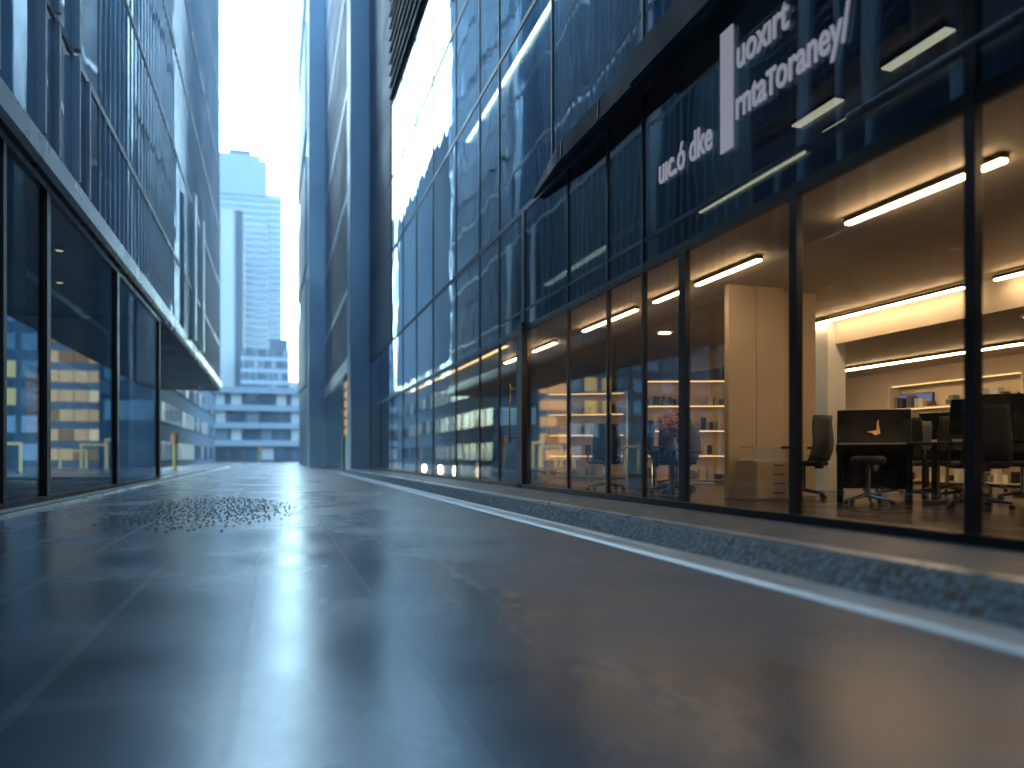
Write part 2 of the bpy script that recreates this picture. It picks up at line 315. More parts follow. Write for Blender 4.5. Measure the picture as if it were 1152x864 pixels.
# opaque end bays and louvred crown
for y0, y1 in zip([30.8, 34.2], [34.2, 38.0]):
    for z0, z1 in ((5.2, 8.6), (8.6, 11.4), (11.4, 14.2), (14.2, 18.), (18., 22.), (22., 26.)):
        box('cladding_panel', PIERL, RB, FX - .05, FX + .1, y0 + .02, y1 - .02, z0 + .02, z1 - .02, bevel=.01)
for z0, z1 in ((14.2, 18.), (18., 22.), (22., 26.)):
    for y0, y1 in zip([1.9, 8.87, 15.4, 22.4], [8.87, 15.4, 22.4, 30.8]):
        m = MB().box(FX, FX + .1, y0 + .02, y1 - .02, z0 + .02, z1 - .02)
        k = 0
        while z0 + .3 + k * .45 < z1 - .2:
            m.prism([(FX - .002, z0 + .3 + k * .45), (FX - .14, z0 + .22 + k * .45), (FX - .14, z0 + .27 + k * .45), (FX - .002, z0 + .36 + k * .45)], 'y', y0 + .04, y1 - .04); k += 1
        m.build('louvre_panel', LOUV, RB)
# structure behind the glass
box('ground_slab', WOODF, RB, 4.235, 16, -2, 40, -.05, .198)
for z, zz in ((3.06, 3.34), (5.13, 5.4), (8.62, 8.9), (11.42, 11.7), (14.1, 14.35)):
    box('floor_slab', CEIL if z < 6 else COREB, RB, 4.40, 13.0 if z < 6 else 9.2, 1.5, 38, z, zz)
box('core_wall', COREB, RB, 9.2, 9.5, 1.5, 38, 5.4, 26)
box('core_wall', CORE, RB, 13, 13.3, 1.5, 38, 3.34, 5.4)
box('end_wall', CORE, RB, 4.44, 13.3, 37.9, 38.1, .2, 26)
box('end_wall', CORE, RB, 4.44, 13.3, -.5, -.3, .2, 26)
box('roof', CORE, RB, 4.44, 9.5, -.3, 38, 26, 26.3)
box('rear_wall', BEIGE, RB, 13, 13.2, -.3, 22, .198, 3.06)
box('rear_wall', COREB, RB, 11, 11.2, 22, 37.9, .198, 3.06)
box('side_wall', BEIGE, RB, 4.6, 13, -.3, -.1, .198, 3.06)
for z in (5.4, 8.9, 11.7):          # dark partitions on the upper storeys
    for y in (7.1, 13.9, 18.3, 24., 29.5): box('partition_wall', COREB, RB, 6.0, 9.2, y, y + .12, z, z + 2.7)
box('sill', BLACK, RB, FX - .10, FX - .037, 1.9, 38, .14, .262)
# canopy beam in two lengths
cb = MB(); pa = [(FX - .30, 5.10), (FX - .30, 5.37), (FX - .26, 5.41), (FX - .04, 5.41), (FX - .04, 5.23), (FX - .26, 5.08)]; pb = [(FX - .12, 5.14), (FX - .12, 5.20), (FX - .11, 5.22), (FX - .04, 5.22), (FX - .04, 5.16), (FX - .10, 5.13)]
cb.add([(x, y, z) for y, pr in ((8.55, pa), (11.2, pa), (12.9, pb)) for x, z in pr], [(a * 6 + k, a * 6 + (k + 1) % 6, a * 6 + 6 + (k + 1) % 6, a * 6 + 6 + k) for a in (0, 1) for k in range(6)] + [(5, 4, 3, 2, 1, 0), tuple(range(12, 18))])
cb.build('canopy_beam', BEAM, RB)
MB().prism([(FX - .36, 5.08), (FX - .36, 5.43), (FX - .30, 5.49), (FX - .04, 5.49), (FX - .04, 5.23), (FX - .30, 5.06)], 'y', 1.9, 8.54).build('canopy_beam', BEAM, RB)
for y in (2.6, 4.6, 6.6, 9.6, 11.0): box('beam_strap', BLACK, RB, FX - .306 - (.06 if y < 8.5 else 0), FX - .299 - (.06 if y < 8.5 else 0), y, y + .03, 5.13, 5.36)
MB().tube((FX - .09, 5.17, 3.37), (FX - .09, 1.9, 3.37), .015).build('trim_rod', PALE, RB)
# entrance door posts
MB().tube((FX - .16, 14.15, 1.0), (FX - .16, 14.15, 2.1), .018).tube((FX - .16, 14.15, 1.1), (FX - .03, 14.15, 1.1), .012).tube((FX - .16, 14.15, 2.0), (FX - .03, 14.15, 2.0), .012).build('door_handle', CHROME, RB)
box('door_post', BLACK, RB, FX - .10, FX - .037, 13.6, 13.92, .2, 3.15)
# partition of tall wood panels and the white column
pn = MB()
for i in range(2): pn.box(5.80 + i * .43, 5.80 + i * .43 + .42, 9.42, 9.52, .20, 3.055)
pn.build('panel_partition', CREAM, RB)
box('panel_partition', BEIGE, RB, 6.675, 7.30, 9.60, 9.70, .2, 3.05)
box('column', WHITE, RB, 8.75, 9.10, 11.2, 11.55, .2, 3.05)
box('bulkhead', CEIL, RB, 8.9, 12.99, 1.5, 16, 2.62, 3.055)
# curtains and blinds on the storey behind the lettering
def curtain(y0, y1, z0, z1, X, amp=.05, pitch=.16):
    m = MB(); n = int((y1 - y0) / pitch * 6); vs = []
    for i in range(n + 1):
        y = y0 + (y1 - y0) * i / n; x = X + amp * math.sin(2 * math.pi * (y - y0) / pitch + .6 * math.sin(y * 5)) * (1 + .4 * math.sin(y * 3.1))
        vs += [(x, y, z0), (x, y, z1), (x + .012, y, z1), (x + .012, y, z0)]
    fs = []
    for i in range(n):
        for k in range(4): fs.append((4 * i + k, 4 * i + (k + 1) % 4, 4 * i + 4 + (k + 1) % 4, 4 * i + 4 + k))
    return m.add(vs, fs + [(0, 1, 2, 3), (4 * n, 4 * n + 3, 4 * n + 2, 4 * n + 1)])
for y0, y1, z0 in ((2.0, 3.6, 4.15), (4.0, 4.7, 4.2), (5.1, 6.3, 4.15), (6.7, 7.6, 4.1), (8.0, 8.75, 3.6), (9.0, 10.6, 4.3), (12.0, 13.4, 4.2)):
    curtain(y0, y1, z0, 5.1, 4.75).build('curtain', CURT, RB, smooth=True)
for y0, y1, z0 in ((9.0, 12.0, 6.6), (5.5, 8.8, 7.2), (15.6, 16.9, 6.2), (19.6, 22.2, 6.9)):
    box('roller_blind', BLIND, RB, 4.62, 4.64, y0, y1, z0, 8.6)
for z0, z1 in ((5.4, 8.6), (8.9, 11.4), (11.7, 14.1)):  # extra pale curtains added behind the upper glass to catch skylight and brighten it
    for y0, y1 in zip(UY, UY[1:]):
        if (z0, y0) != (5.4, 1.9) and random.random() < .6:
            a = y0 + .1 + random.random() * .6
            curtain(a, min(y1 - .1, a + random.uniform(1.0, 2.4)), z0 + .1, z1 - .02, 4.85, .06, .22).build('curtain', random.choice([CURT, CURT, BLIND]), RB, smooth=True)
# lettering on the glass
def text_mesh(body, size, name, loc, parent, extr=.005, sx=1.):
    cu = bpy.data.curves.new(name, 'FONT'); cu.body = body; cu.size = size; cu.extrude = extr; cu.offset = size * .012
    o = bpy.data.objects.new(name, cu); COL.objects.link(o)
    dg = bpy.context.evaluated_depsgraph_get(); dg.update(); me = bpy.data.meshes.new_from_object(o.evaluated_get(dg))
    bpy.data.objects.remove(o); me.materials.clear(); me.materials.append(SIGNW)
    M = Matrix(((0, 0, -1, loc[0]), (-1, 0, 0, loc[1]), (0, 1, 0, loc[2]), (0, 0, 0, 1))) @ Matrix.Diagonal((sx, 1, 1, 1))
    me.transform(M); me.name = name
    o = bpy.data.objects.new(name, me); COL.objects.link(o); o.parent = parent; return o
SG = empty('sign_lettering', (0, 0, 0), 0, 'white lettering with tall white bar on the dark glass above the lit windows', 'sign')
SX = FX - .020
text_mesh('uıc.ó dke', .44, 'letter_line', (SX, 8.46, 3.92), SG, sx=.74)
text_mesh('uoxırt', .42, 'letter_line', (SX, 6.82, 4.50), SG, sx=.78)
text_mesh('rntaтoraney/', .42, 'letter_line', (SX, 6.84, 4.02), SG, sx=.74)
box('letter_bar', SIGNW, SG, SX - .006, SX + .005, 6.88, 7.10, 3.78, 4.98)

# linear lamps: thing with housing and diffuser
def linear_lamp(x, y0, y1, z, label, m=LED, w=.06, group='linear lamps inside the glass building'):
    t = empty('linear_lamp', (x, y0, z), 0, label, 'lamp', group)
    L = y1 - y0
    MB().box(-w / 2 - .01, w / 2 + .01, 0, L, .012, .05).build('housing', BLACK, t)
    MB().box(-w / 2, w / 2, .01, L - .01, -.012, .011).build('diffuser', m, t)
    return t
linear_lamp(5.3, 4.75, 6.5, 3.0, 'long warm lamp under the ceiling of the brightest window, above the desk area', LEDB)
linear_lamp(5.3, 7.95, 9.38, 3.0, 'warm lamp running up to the tall beige panel partition', LEDB)
linear_lamp(5.3, 9.8, 10.6, 3.0, 'short warm lamp just left of the thick black window post', LEDB)
linear_lamp(5.3, 11.2, 13.4, 3.0, 'long warm lamp above the lone swivel chair by the window', LEDB)
linear_lamp(5.3, 14.9, 16.3, 3.0, 'short warm lamp just right of the black door post', LEDB)
linear_lamp(5.3, 16.9, 18.5, 3.0, 'short warm lamp just left of the black door post', LEDB)
linear_lamp(5.3, 2.2, 4.3, 3.0, 'warm lamp at the right edge behind the last window', LEDB)
linear_lamp(8.7, 8.4, 12.6, 2.98, 'long thin warm strip along the bulkhead deep inside the lit room', LEDB, .06)
linear_lamp(8.7, 3.0, 7.95, 2.98, 'thin warm strip deep inside behind the rightmost window', LEDB, .06)
linear_lamp(6.5, 8.1, 8.95, 5.05, 'short warm lamp above the door-height transom, nearest the lettering', LED, .13)
linear_lamp(6.5, 6.45, 7.35, 5.05, 'warm lamp highest of those above the lit windows', LED, .13)
linear_lamp(7.0, 7.2, 9.0, 5.05, 'longest warm lamp just below the lettering', LED, .11)
linear_lamp(6.5, 15.1, 19.0, 5.05, 'pale lamp seen through the bluish pane under the beam', LED, .14)
linear_lamp(FX + .22, 12.6, 19.2, 8.50, 'long warm strip climbing behind the upper glass storey', LEDB, .07)
linear_lamp(FX - .02 + .16, 5.98, 7.8, 3.42, 'pale warm strip over the thick framed window', LED, .03)
linear_lamp(FX + .2, 15.6, 27.6, 3.0, 'faint long strip along the darker far windows', LEDF, .07)
linear_lamp(11.4, 8.2, 15.5, 2.55, 'warm lamp washing the rear wall behind the white column', LEDB, .08)
linear_lamp(11.4, 2.5, 7.6, 2.55, 'warm lamp washing the rear wall behind the rightmost window', LEDB, .08)
for i, (x, y, lab) in enumerate(((9.6, 12.4, 'round ceiling light beside the white column'), (9.4, 8.0, 'round ceiling light in the rightmost window'), (6.8, 13.2, 'round ceiling light above the coral flowers'), (7.4, 11.2, 'small round light left of the beige partition'))):
    z = 2.60 if x > 8.9 else 3.05
    t = empty('downlight', (x, y, z), 0, lab, 'ceiling light', 'round ceiling lights')
    MB().lathe([(.15, -.005), (.16, -.03), (.12, -.04)], n=20).build('trim_ring', WHITE, t); MB().lathe([(.11, -.035), (.11, -.048)], n=20).build('diffuser', LEDB, t)

box('wing_wall', DKBLUE, RB, FX - .03, FX + .3, -44, 1.88, .2, 26)  # wing wall and block run on out of view, added to shut out low sky
box('wing_block', CORE, RB, FX + .31, 9.5, -44, -.55, .0, 26)
# ------------------------------------------------------------------ furniture
def office_chair(fab, tilt=8, h=1.08):
    t = empty('swivel_chair', (0, 0, 0), 0)
    m = MB()
    n = 8; vs = []; fs = []
    for k in range(2):
        for j in range(n + 1):
            for i in range(n + 1):
                u = i / n * 2 - 1; v = j / n
                x = u * (.225 - .03 * v * v); z = .50 + v * (h - .50); y = .20 + .05 * (1 - u * u) + .10 * v + .035 * math.sin(v * 5) + k * .03
                vs.append((x, y, z))
    q = (n + 1) ** 2
    for j in range(n):
        for i in range(n):
            a = j * (n + 1) + i; fs += [(a, a + 1, a + n + 2, a + n + 1), (q + a, q + a + n + 1, q + a + n + 2, q + a + 1)]
    for i in range(n):
        fs += [(i, q + i, q + i + 1, i + 1)]; a = n * (n + 1) + i; fs += [(a, a + 1, q + a + 1, q + a)]
        a = i * (n + 1); fs += [(a, a + n + 1, q + a + n + 1, q + a)]; a += n; fs += [(a, q + a, q + a + n + 1, a + n + 1)]
    MB().add(vs, fs).build('backrest', fab, t, smooth=True)
    MB().box(-.24, .24, -.25, .22, .43, .50).build('seat', BLKF, t, bevel=.03)
    MB().box(-.04, .04, .18, .27, .40, .66).build('back_bracket', BLKP, t, bevel=.01)
    for s_ in (-1, 1):
        a = MB(); a.tube((s_ * .25, .05, .44), (s_ * .29, .05, .48), .016).tube((s_ * .29, .05, .48), (s_ * .29, .04, .66), .016)
        a.box(s_ * .29 - .03, s_ * .29 + .03, -.12, .14, .655, .685); a.build('armrest', BLKP, t)
    MB().tube((0, 0, .12), (0, 0, .43), .028).build('gas_column', CHROME, t)
    b = MB()
    for k in range(5):
        a = 2 * math.pi * k / 5 + .3; b.tube((0, 0, .125), (.30 * math.cos(a), .30 * math.sin(a), .075), .026, .016)
    b.build('star_base', BLKP, t)
    for k in range(5):
        a = 2 * math.pi * k / 5 + .3; c = Vector((.30 * math.cos(a), .30 * math.sin(a), .032)); d = Vector((-math.sin(a), math.cos(a), 0)) * .022
        MB().tube(c - d, c + d, .031, n=12).build('caster', BLKP, t)
    return t
FZ = .20
CH = 'swivel chairs inside the lit office'
ch = office_chair(GRYF); ch.location = (6.62, 8.95, FZ); ch.rotation_euler.z = R(200); tag(ch, 'grey mesh swivel chair left of the black piano, by the window post', 'chair', CH)
ch2 = office_chair(BLKF); ch2.location = (7.95, 8.75, FZ); ch2.rotation_euler.z = R(-60); tag(ch2, 'black swivel chair between the piano and the long desk', 'chair', CH)
for (x, y, a, lab, src) in ((5.15, 12.05, 160, 'lone dark swivel chair close to the glass in the middle windows', ch2), (5.55, 10.55, 60, 'dark swivel chair beside the coral flowers', ch2),
                            (9.3, 9.3, 30, 'grey swivel chair at the back of the lit office, behind the desk', ch), (8.75, 7.6, -70, 'black swivel chair behind the desk in the rightmost window', ch2)):
    c = copy_tree(src); c.location = (x, y, FZ); c.rotation_euler.z = R(a); c['label'] = lab
# upright piano
PR = empty('upright_piano', (6.95, 8.05, FZ), R(-40), 'black upright piano with gold emblem and white keys behind the bright window', 'piano')
MB().prism([(.10, .62), (.30, 1.14), (.36, 1.14), (.36, .16), (.10, .16)], 'x', -.42, .42).build('cabinet', GLOSSB, PR, bevel=.01)
MB().prism([(-.24, .60), (-.24, .70), (.098, .70), (.098, .60)], 'x', -.42, .42).build('key_bed', GLOSSB, PR, bevel=.008)
kk = MB()
for i in range(30): kk.box(-.39 + i * .026, -.39 + i * .026 + .024, -.225, -.07, .702, .716)
kk.build('keyboard', IVORY, PR)
bk = MB()
for i in range(29):
    if i % 7 not in (2, 6): bk.box(-.372 + i * .026, -.372 + i * .026 + .012, -.16, -.07, .717, .726)
bk.build('sharp_keys', BLKP, PR)
em = MB().prism([(-.07, .0), (-.02, .01), (.03, .02), (.035, .13), (.055, .16), (.06, .08), (.075, -.02), (.02, -.05), (-.03, -.02)], 'y', -.006, .006)
Me = Matrix.Translation((0, .165, .86)) @ Matrix.Rotation(R(-21), 4, 'X'); em.build('emblem', GOLD, PR, M=Me)
for s_ in (-1, 1): MB().box(s_ * .38 - .03, s_ * .38 + .03, -.22, -.16, 0, .60).build('leg', GLOSSB, PR, bevel=.006)
for s_ in (-1, 1): MB().box(s_ * .38 - .035, s_ * .38 + .035, .10, .36, 0, .158).build('foot_block', GLOSSB, PR)
pd = MB()
for i in (-1, 0, 1): pd.box(i * .08 - .02, i * .08 + .02, -.02, .12, .05, .065)
pd.build('pedals', GOLD, PR)
ST = empty('piano_stool', (6.50, 7.62, FZ), R(20), 'chrome star-base stool standing before the black piano', 'stool')
MB().lathe([(.16, .46), (.19, .48), (.19, .53), (.15, .56)], n=24).build('seat', BLKF, ST, smooth=True)
MB().tube((0, 0, .1), (0, 0, .46), .024).build('gas_column', CHROME, ST)
b = MB()
for k in range(5): a = 2 * math.pi * k / 5; b.tube((0, 0, .12), (.26 * math.cos(a), .26 * math.sin(a), .05), .024, .014)
b.build('star_base', CHROME, ST)
for k in range(5):
    a = 2 * math.pi * k / 5; c = Vector((.26 * math.cos(a), .26 * math.sin(a), .027)); d = Vector((-math.sin(a), math.cos(a), 0)) * .02
    MB().tube(c - d, c + d, .026, n=12).build('caster', BLKP, ST)
# long desk, monitor and things on it
DK = empty('desk', (7.75, 6.9, FZ), R(-62), 'long black desk on T-shaped feet at the right of the bright window', 'desk')
MB().box(-.95, .95, -.38, .38, .69, .72).build('desk_top', BLKP, DK, bevel=.006)
for s_ in (-1, 1):
    MB().box(s_ * .75 - .03, s_ * .75 + .03, -.05, .05, .05, .69).build('leg', BLKP, DK)
    MB().box(s_ * .75 - .035, s_ * .75 + .035, -.36, .36, .0, .05).build('foot', BLKP, DK, bevel=.01)
MB().box(-.72, .72, -.015, .015, .52, .62).build('modesty_panel', BLKP, DK)
MO = empty('monitor', (7.50, 6.55, FZ + .72), R(-35), 'wide black monitor tilted back on the desk at the right edge', 'monitor')
MB().box(-.36, .36, -.02, .02, .10, .52).build('screen', GLOSSB, MO, bevel=.01, M=Matrix.Rotation(R(-14), 4, 'X'))
MB().box(-.03, .03, .02, .06, .01, .30).build('stand', BLKP, MO); MB().box(-.13, .13, -.08, .12, 0, .012).build('foot', BLKP, MO)
M2 = copy_tree(MO); M2.location = (7.95, 7.45, FZ + .72); M2.rotation_euler.z = R(150); M2['label'] = 'black monitor on the left end of the long desk'; 
pp = MB().box(-.15, .15, -.11, .11, 0, .03).build('paper_stack', PAPER); pp.location = (7.45, 7.15, FZ + .72); pp.rotation_euler.z = .4; tag(pp, 'stack of white papers lying on the long desk', 'papers')
# cabinets by the partition
CB = empty('drawer_cabinet', (6.15, 9.05, FZ), R(0), 'low cream drawer cabinet in front of the tall beige partition', 'cabinet')
MB().box(-.34, .34, -.22, .22, 0, .50).build('carcass', CREAM, CB, bevel=.006)
for k in range(4):
    d = MB().box(-.32, .32, -.24, -.222, .03 + k * .117, .03 + k * .117 + .105).build('drawer', CREAM, CB); MB().box(-.08, .08, -.255, -.241, .09 + k * .117, .10 + k * .117).build('handle', CHROME, d)
RK = empty('dish_rack', (6.2, 9.1, FZ + .50), 0, 'pale slatted wire rack standing on the cream drawer cabinet', 'rack')
w = MB()
for k in range(22): w.box(-.32 + k * .03, -.32 + k * .03 + .008, -.15, -.142, .03, .17)
w.box(-.33, .33, -.155, -.138, .171, .185).box(-.33, .33, -.155, -.138, .015, .029); w.build('front_grille', WHITE, RK)
w = MB()
for k in range(22): w.box(-.32 + k * .03, -.32 + k * .03 + .008, .142, .15, .03, .17)
w.box(-.33, .33, .138, .155, .171, .185).box(-.33, .33, .138, .155, .015, .029); w.box(-.33, -.322, -.137, .137, .171, .185).box(.322, .33, -.137, .137, .171, .185).box(-.33, .33, -.137, .137, .0, .014); w.build('rear_grille', WHITE, RK)
# flowers
PE = empty('side_table', (5.25, 9.95, FZ), 0, 'small dark side table under the coral flowers', 'table')
MB().box(-.28, .28, -.28, .28, .60, .63).build('table_top', BLKP, PE, bevel=.005); MB().tube((0, 0, .02), (0, 0, .60), .03).build('leg', BLKP, PE); MB().lathe([(.2, 0), (.2, .02)]).build('foot', BLKP, PE)
FL = empty('flower_bouquet', (5.25, 9.95, FZ + .63), 0, 'coral and cream flower bouquet in a pale vase behind the glass', 'flowers')
MB().lathe([(.05, 0), (.07, .06), (.05, .16), (.055, .2)]).build('vase', WHITE, FL, smooth=True)
def leaves(n, c, r, size, rnd, m=None):
    m = m or MB()
    for _ in range(n):
        d = Vector((rnd.gauss(0, 1), rnd.gauss(0, 1), rnd.gauss(0, 1))).normalized() * (rnd.random() ** .4)
        p = Vector(c) + Vector((d.x * r[0], d.y * r[1], d.z * r[2])); s_ = size * rnd.uniform(.6, 1.4)
        a = Vector((rnd.gauss(0, 1), rnd.gauss(0, 1), rnd.gauss(0, 1))).normalized(); b = a.orthogonal().normalized()
        m.add([p - a * s_, p + b * s_ * .45, p + a * s_, p - b * s_ * .45], [(0, 1, 2, 3)])
    return m
rn = random.Random(3)
leaves(420, (0, 0, .38), (.24, .24, .2), .03, rn).build('blossoms', PINK, FL); leaves(160, (0, 0, .40), (.23, .23, .19), .03, rn).build('cream_blossoms', CREAMB, FL); leaves(120, (0, 0, .28), (.16, .16, .14), .04, rn).build('leaves', GREEN, FL)
D2 = copy_tree(DK); D2.location = (9.9, 9.4, FZ); D2.rotation_euler.z = R(-75); D2['label'] = 'second black desk farther back, right of the white column'
D3 = copy_tree(DK); D3.location = (10.3, 6.7, FZ); D3.rotation_euler.z = R(-75); D3['label'] = 'third black desk deep behind the rightmost window'
for (x, y, a, lab, src) in ((10.6, 9.9, 80, 'grey swivel chair tucked behind the second desk', ch), (8.35, 8.05, -20, 'black swivel chair turned sideways at the long desk', ch2), (9.2, 10.4, -100, 'black swivel chair before the second desk', ch2),
                            (7.0, 6.6, 150, 'black swivel chair on the street side of the long desk', ch2), (9.5, 6.9, -90, 'grey swivel chair at the third desk', ch),
                            (6.9, 13.2, -30, 'black swivel chair on the far side of the round table', ch2), (6.2, 11.6, 200, 'grey swivel chair on the near side of the round table', ch)):
    c = copy_tree(src); c.location = (x, y, FZ); c.rotation_euler.z = R(a); c['label'] = lab
for (x, y, a, lab) in ((9.75, 9.75, 110, 'black monitor on the second desk'), (10.1, 6.9, 110, 'black monitor on the third desk')):
    c = copy_tree(MO); c.location = (x, y, FZ + .72); c.rotation_euler.z = R(a); c['label'] = lab
# round meeting table in the middle windows
TB = empty('round_table', (6.3, 12.6, FZ), 0, 'round dark table behind the lone swivel chair', 'table')
MB().lathe([(.55, .70), (.56, .715), (.55, .73)], n=28).build('table_top', BLKP, TB); MB().tube((0, 0, .02), (0, 0, .70), .04).build('leg', CHROME, TB); MB().lathe([(.3, 0), (.28, .02)]).build('foot', BLKP, TB)
# shelving with lit back panels along the middle and the rear
def shelf_unit(loc, rz, w, h, n, label, lit, rnd):
    t = empty('display_shelf', loc, rz, label, 'shelf', 'lit display shelves deep inside the office')
    MB().box(-w / 2, w / 2, .16, .18, 0, h).build('back_panel', CREAM, t)
    for s_ in (-1, 1): MB().box(s_ * w / 2 - .02, s_ * w / 2 + .02, -.16, .159, 0, h).build('side_panel', CREAM, t)
    for k in range(n + 1):
        z = .05 + k * (h - .1) / n; b_ = MB().box(-w / 2 + .021, w / 2 - .021, -.15, .158, z, z + .025).build('shelf_board', CREAM, t)
        if k and lit: MB().box(-w / 2 + .05, w / 2 - .05, -.13, -.11, z - .014, z - .002).build('shelf_light', LEDF, b_)
    for k in range(n):
        z = .05 + k * (h - .1) / n + .025; x = -w / 2 + .08
        while x < w / 2 - .15:
            ww = rnd.uniform(.04, .13); hh = rnd.uniform(.10, .26); mm = rnd.choice([PAPER, BLKP, BLIND, CREAM, BEIGE, GRYF, CURT, BROWN])
            if rnd.random() < .75:
                bo = MB().box(x, x + ww, -.08, .08, 0, hh).build('storage_box', mm, None)
                bo.location = (t.location + Matrix.Rotation(rz, 3, 'Z') @ Vector((0, 0, z + .001))); bo.rotation_euler.z = rz
                tag(bo, 'small box or binder standing on a lit display shelf', 'box', 'boxes on the display shelves')
            x += ww + rnd.uniform(.02, .12)
rs = random.Random(11)
shelf_unit((12.8, 12.6, FZ), R(-90), 3.2, 2.1, 4, 'long lit shelf against the rear wall behind the white column', True, rs)
shelf_unit((12.8, 8.6, FZ), R(-90), 3.0, 1.6, 3, 'lit shelf against the rear wall behind the desk', True, rs)
shelf_unit((8.6, 15.2, FZ), R(-20), 2.2, 2.2, 4, 'lit shelf behind the round table in the middle windows', True, rs)
shelf_unit((7.6, 19.0, FZ), R(-30), 2.0, 2.2, 4, 'lit shelf just right of the black door post', True, rs)
SC = empty('wall_screen', (12.97, 13.9, 1.75), R(-90), 'bluish wide screen hanging on the rear wall', 'screen')
MB().box(-.62, .62, -.05, -.005, 0, .34).build('casing', BLKP, SC); MB().box(-.6, .6, -.056, -.0505, .02, .32).build('display', SCREEN, SC)
# planters with shrubs behind the far windows
def shrub(loc, h, label, seed):
    rnd = random.Random(seed); t = empty('potted_shrub', loc, 0, label, 'plant', 'potted shrubs behind the far windows')
    MB().lathe([(.22, 0), (.30, .40), (.27, .41), (.25, .36)]).build('pot', BLKP, t)
    s = MB()
    for k in range(6):
        a = k * 1.05; s.tube((0, 0, .36), (.35 * math.cos(a), .35 * math.sin(a), h * rnd.uniform(.6, .9)), .02, .006, 6)
    s.build('stem', BROWN, t); leaves(900, (0, 0, h * .68), (.62, .62, h * .36), .075, rnd).build('foliage', GREEN, t)
shrub((5.4, 20.6, FZ), 1.5, 'dark potted shrub nearest the black door post', 1); shrub((5.4, 22.6, FZ), 1.7, 'tall dark potted shrub in the middle of the row behind far glass', 2)
shrub((5.4, 24.8, FZ), 1.5, 'dark potted shrub at the far end of the row', 3)
for i, (y, lab) in enumerate(((21.6, 'small glowing floor lamp between the nearer two shrubs'), (23.7, 'small glowing floor lamp between the farther two shrubs'), (26.4, 'small glowing floor lamp beyond the shrubs'), (19.0, 'small glowing floor lamp beside the door post'))):
    t = empty('floor_lantern', (4.75, y, FZ), 0, lab, 'lamp', 'lanterns along the far windows')
    MB().lathe([(.07, 0), (.07, .04)]).build('base', BLKP, t); MB().lathe([(.05, .042), (.07, .12), (.07, .24), (.04, .30)], n=12).build('lamp_shade', LEDB if i != 3 else LED, t)

# ------------------------------------------------------------------ end building (metal piers closing the lane)
EB = empty('metal_clad_building', (0, 0, 0), 0, 'tall blue-grey metal clad building with two smooth piers beyond the glass front', 'building')
X1, Y1, X2, Y2, Y3, HT = 3.36, 38.2, 2.24, 58.5, 84., 60.
MB().box(X1, 12, Y1, Y1 + 1.6, -.02, HT).build('front_pier', PIER, EB, bevel=.03)
MB().box(X2, 12, Y2, Y2 + 2.2, -.02, HT).build('rear_pier', PIER, EB, bevel=.03)
MB().box(3.46, 12, Y1 + 1.6, Y2, 5.3, HT).build('recessed_wall', PIERD, EB)
zl = [5.3, 8.7, 13.4, 18.5, 24, 30, 36.5, 43.5, 51, 59.]
for a, b in zip(zl, zl[1:]):
    MB().box(3.40, 3.458, Y1 + 1.62, Y2 - .02, a + .42, b - .03).build('cladding_panel', PIERD, EB, bevel=.02)
    MB().box(3.37, 3.459, Y1 + 1.62, Y2 - .02, a + .02, a + .36).build('light_ledge', WHITE, EB, bevel=.02)
MB().box(3.366, 3.45, Y1 + 1.61, Y2 - .01, 4.9, 5.28).build('fascia', WHITE, EB)
d = MB().box(3.42, 3.47, Y1 + 4.8, Y2 - .1, 0, .12).box(3.42, 3.47, Y1 + 4.8, Y2 - .1, 4.75, 4.88).box(3.42, 3.47, Y1 + 4.8, Y1 + 5.0, .12, 4.75).build('door', DKBLUE, EB)
MB().box(3.44, 3.455, Y1 + 5.0, Y2 - .1, .12, 4.75).build('pane', GL_D, d)
MB().box(3.53, 6, Y1 + 1.7, Y1 + 4.7, 0, 4.88).build('doorway_wall', BEIGE, EB)
LITP = lamp_mat('soft_amber_wall_light', (1.0, .66, .36), .22)
l_ = MB()
for k in range(6): l_.box(3.46, 3.525, Y1 + 2.2, Y1 + 4.6, 1.9 + k * .48, 2.22 + k * .48)
l_.build('wall_light', LITP, EB)
MB().box(3.65, 12, Y1 + 4.8, Y2, -.02, 5.28).build('inner_wall', mat('teal_inner_wall', (.10, .22, .20), .6), EB)
MB().box(X2 + .05, 12, Y2 + 2.2, Y3, -.02, HT).build('side_wall', PIERL, EB)
sp = MB()
for k, z in enumerate((6, 15, 25, 36, 48)): sp.prism([(Y2 + 2.6, z), (Y3 - .4, z + 1.2), (Y3 - .4, z + 8), (Y2 + 2.6, z + 8)], 'x', X2 - .12, X2 + .045)
sp.build('slanted_panel', PIERL, EB, bevel=.03)

# ------------------------------------------------------------------ left building
LB = empty('fin_clad_building', (0, 0, 0), 0, 'glass and fin clad building overhanging a dark glazed lobby on the left', 'building')
LYE, LYO = 27.7, 57.0
LM = [-1.5, 4.0, 8.3, 12.4, 14.6, 20.6, 27.7]
CZ = 5.15
for y0, y1 in zip(LM, LM[1:]):
    window(y0, y1, .04, CZ, BLACK, GL_L, .14, .07, X=LX, parent=LB, hv={14.6: .22, 20.6: .26, 27.7: .3}, foot=.08, head=.10)
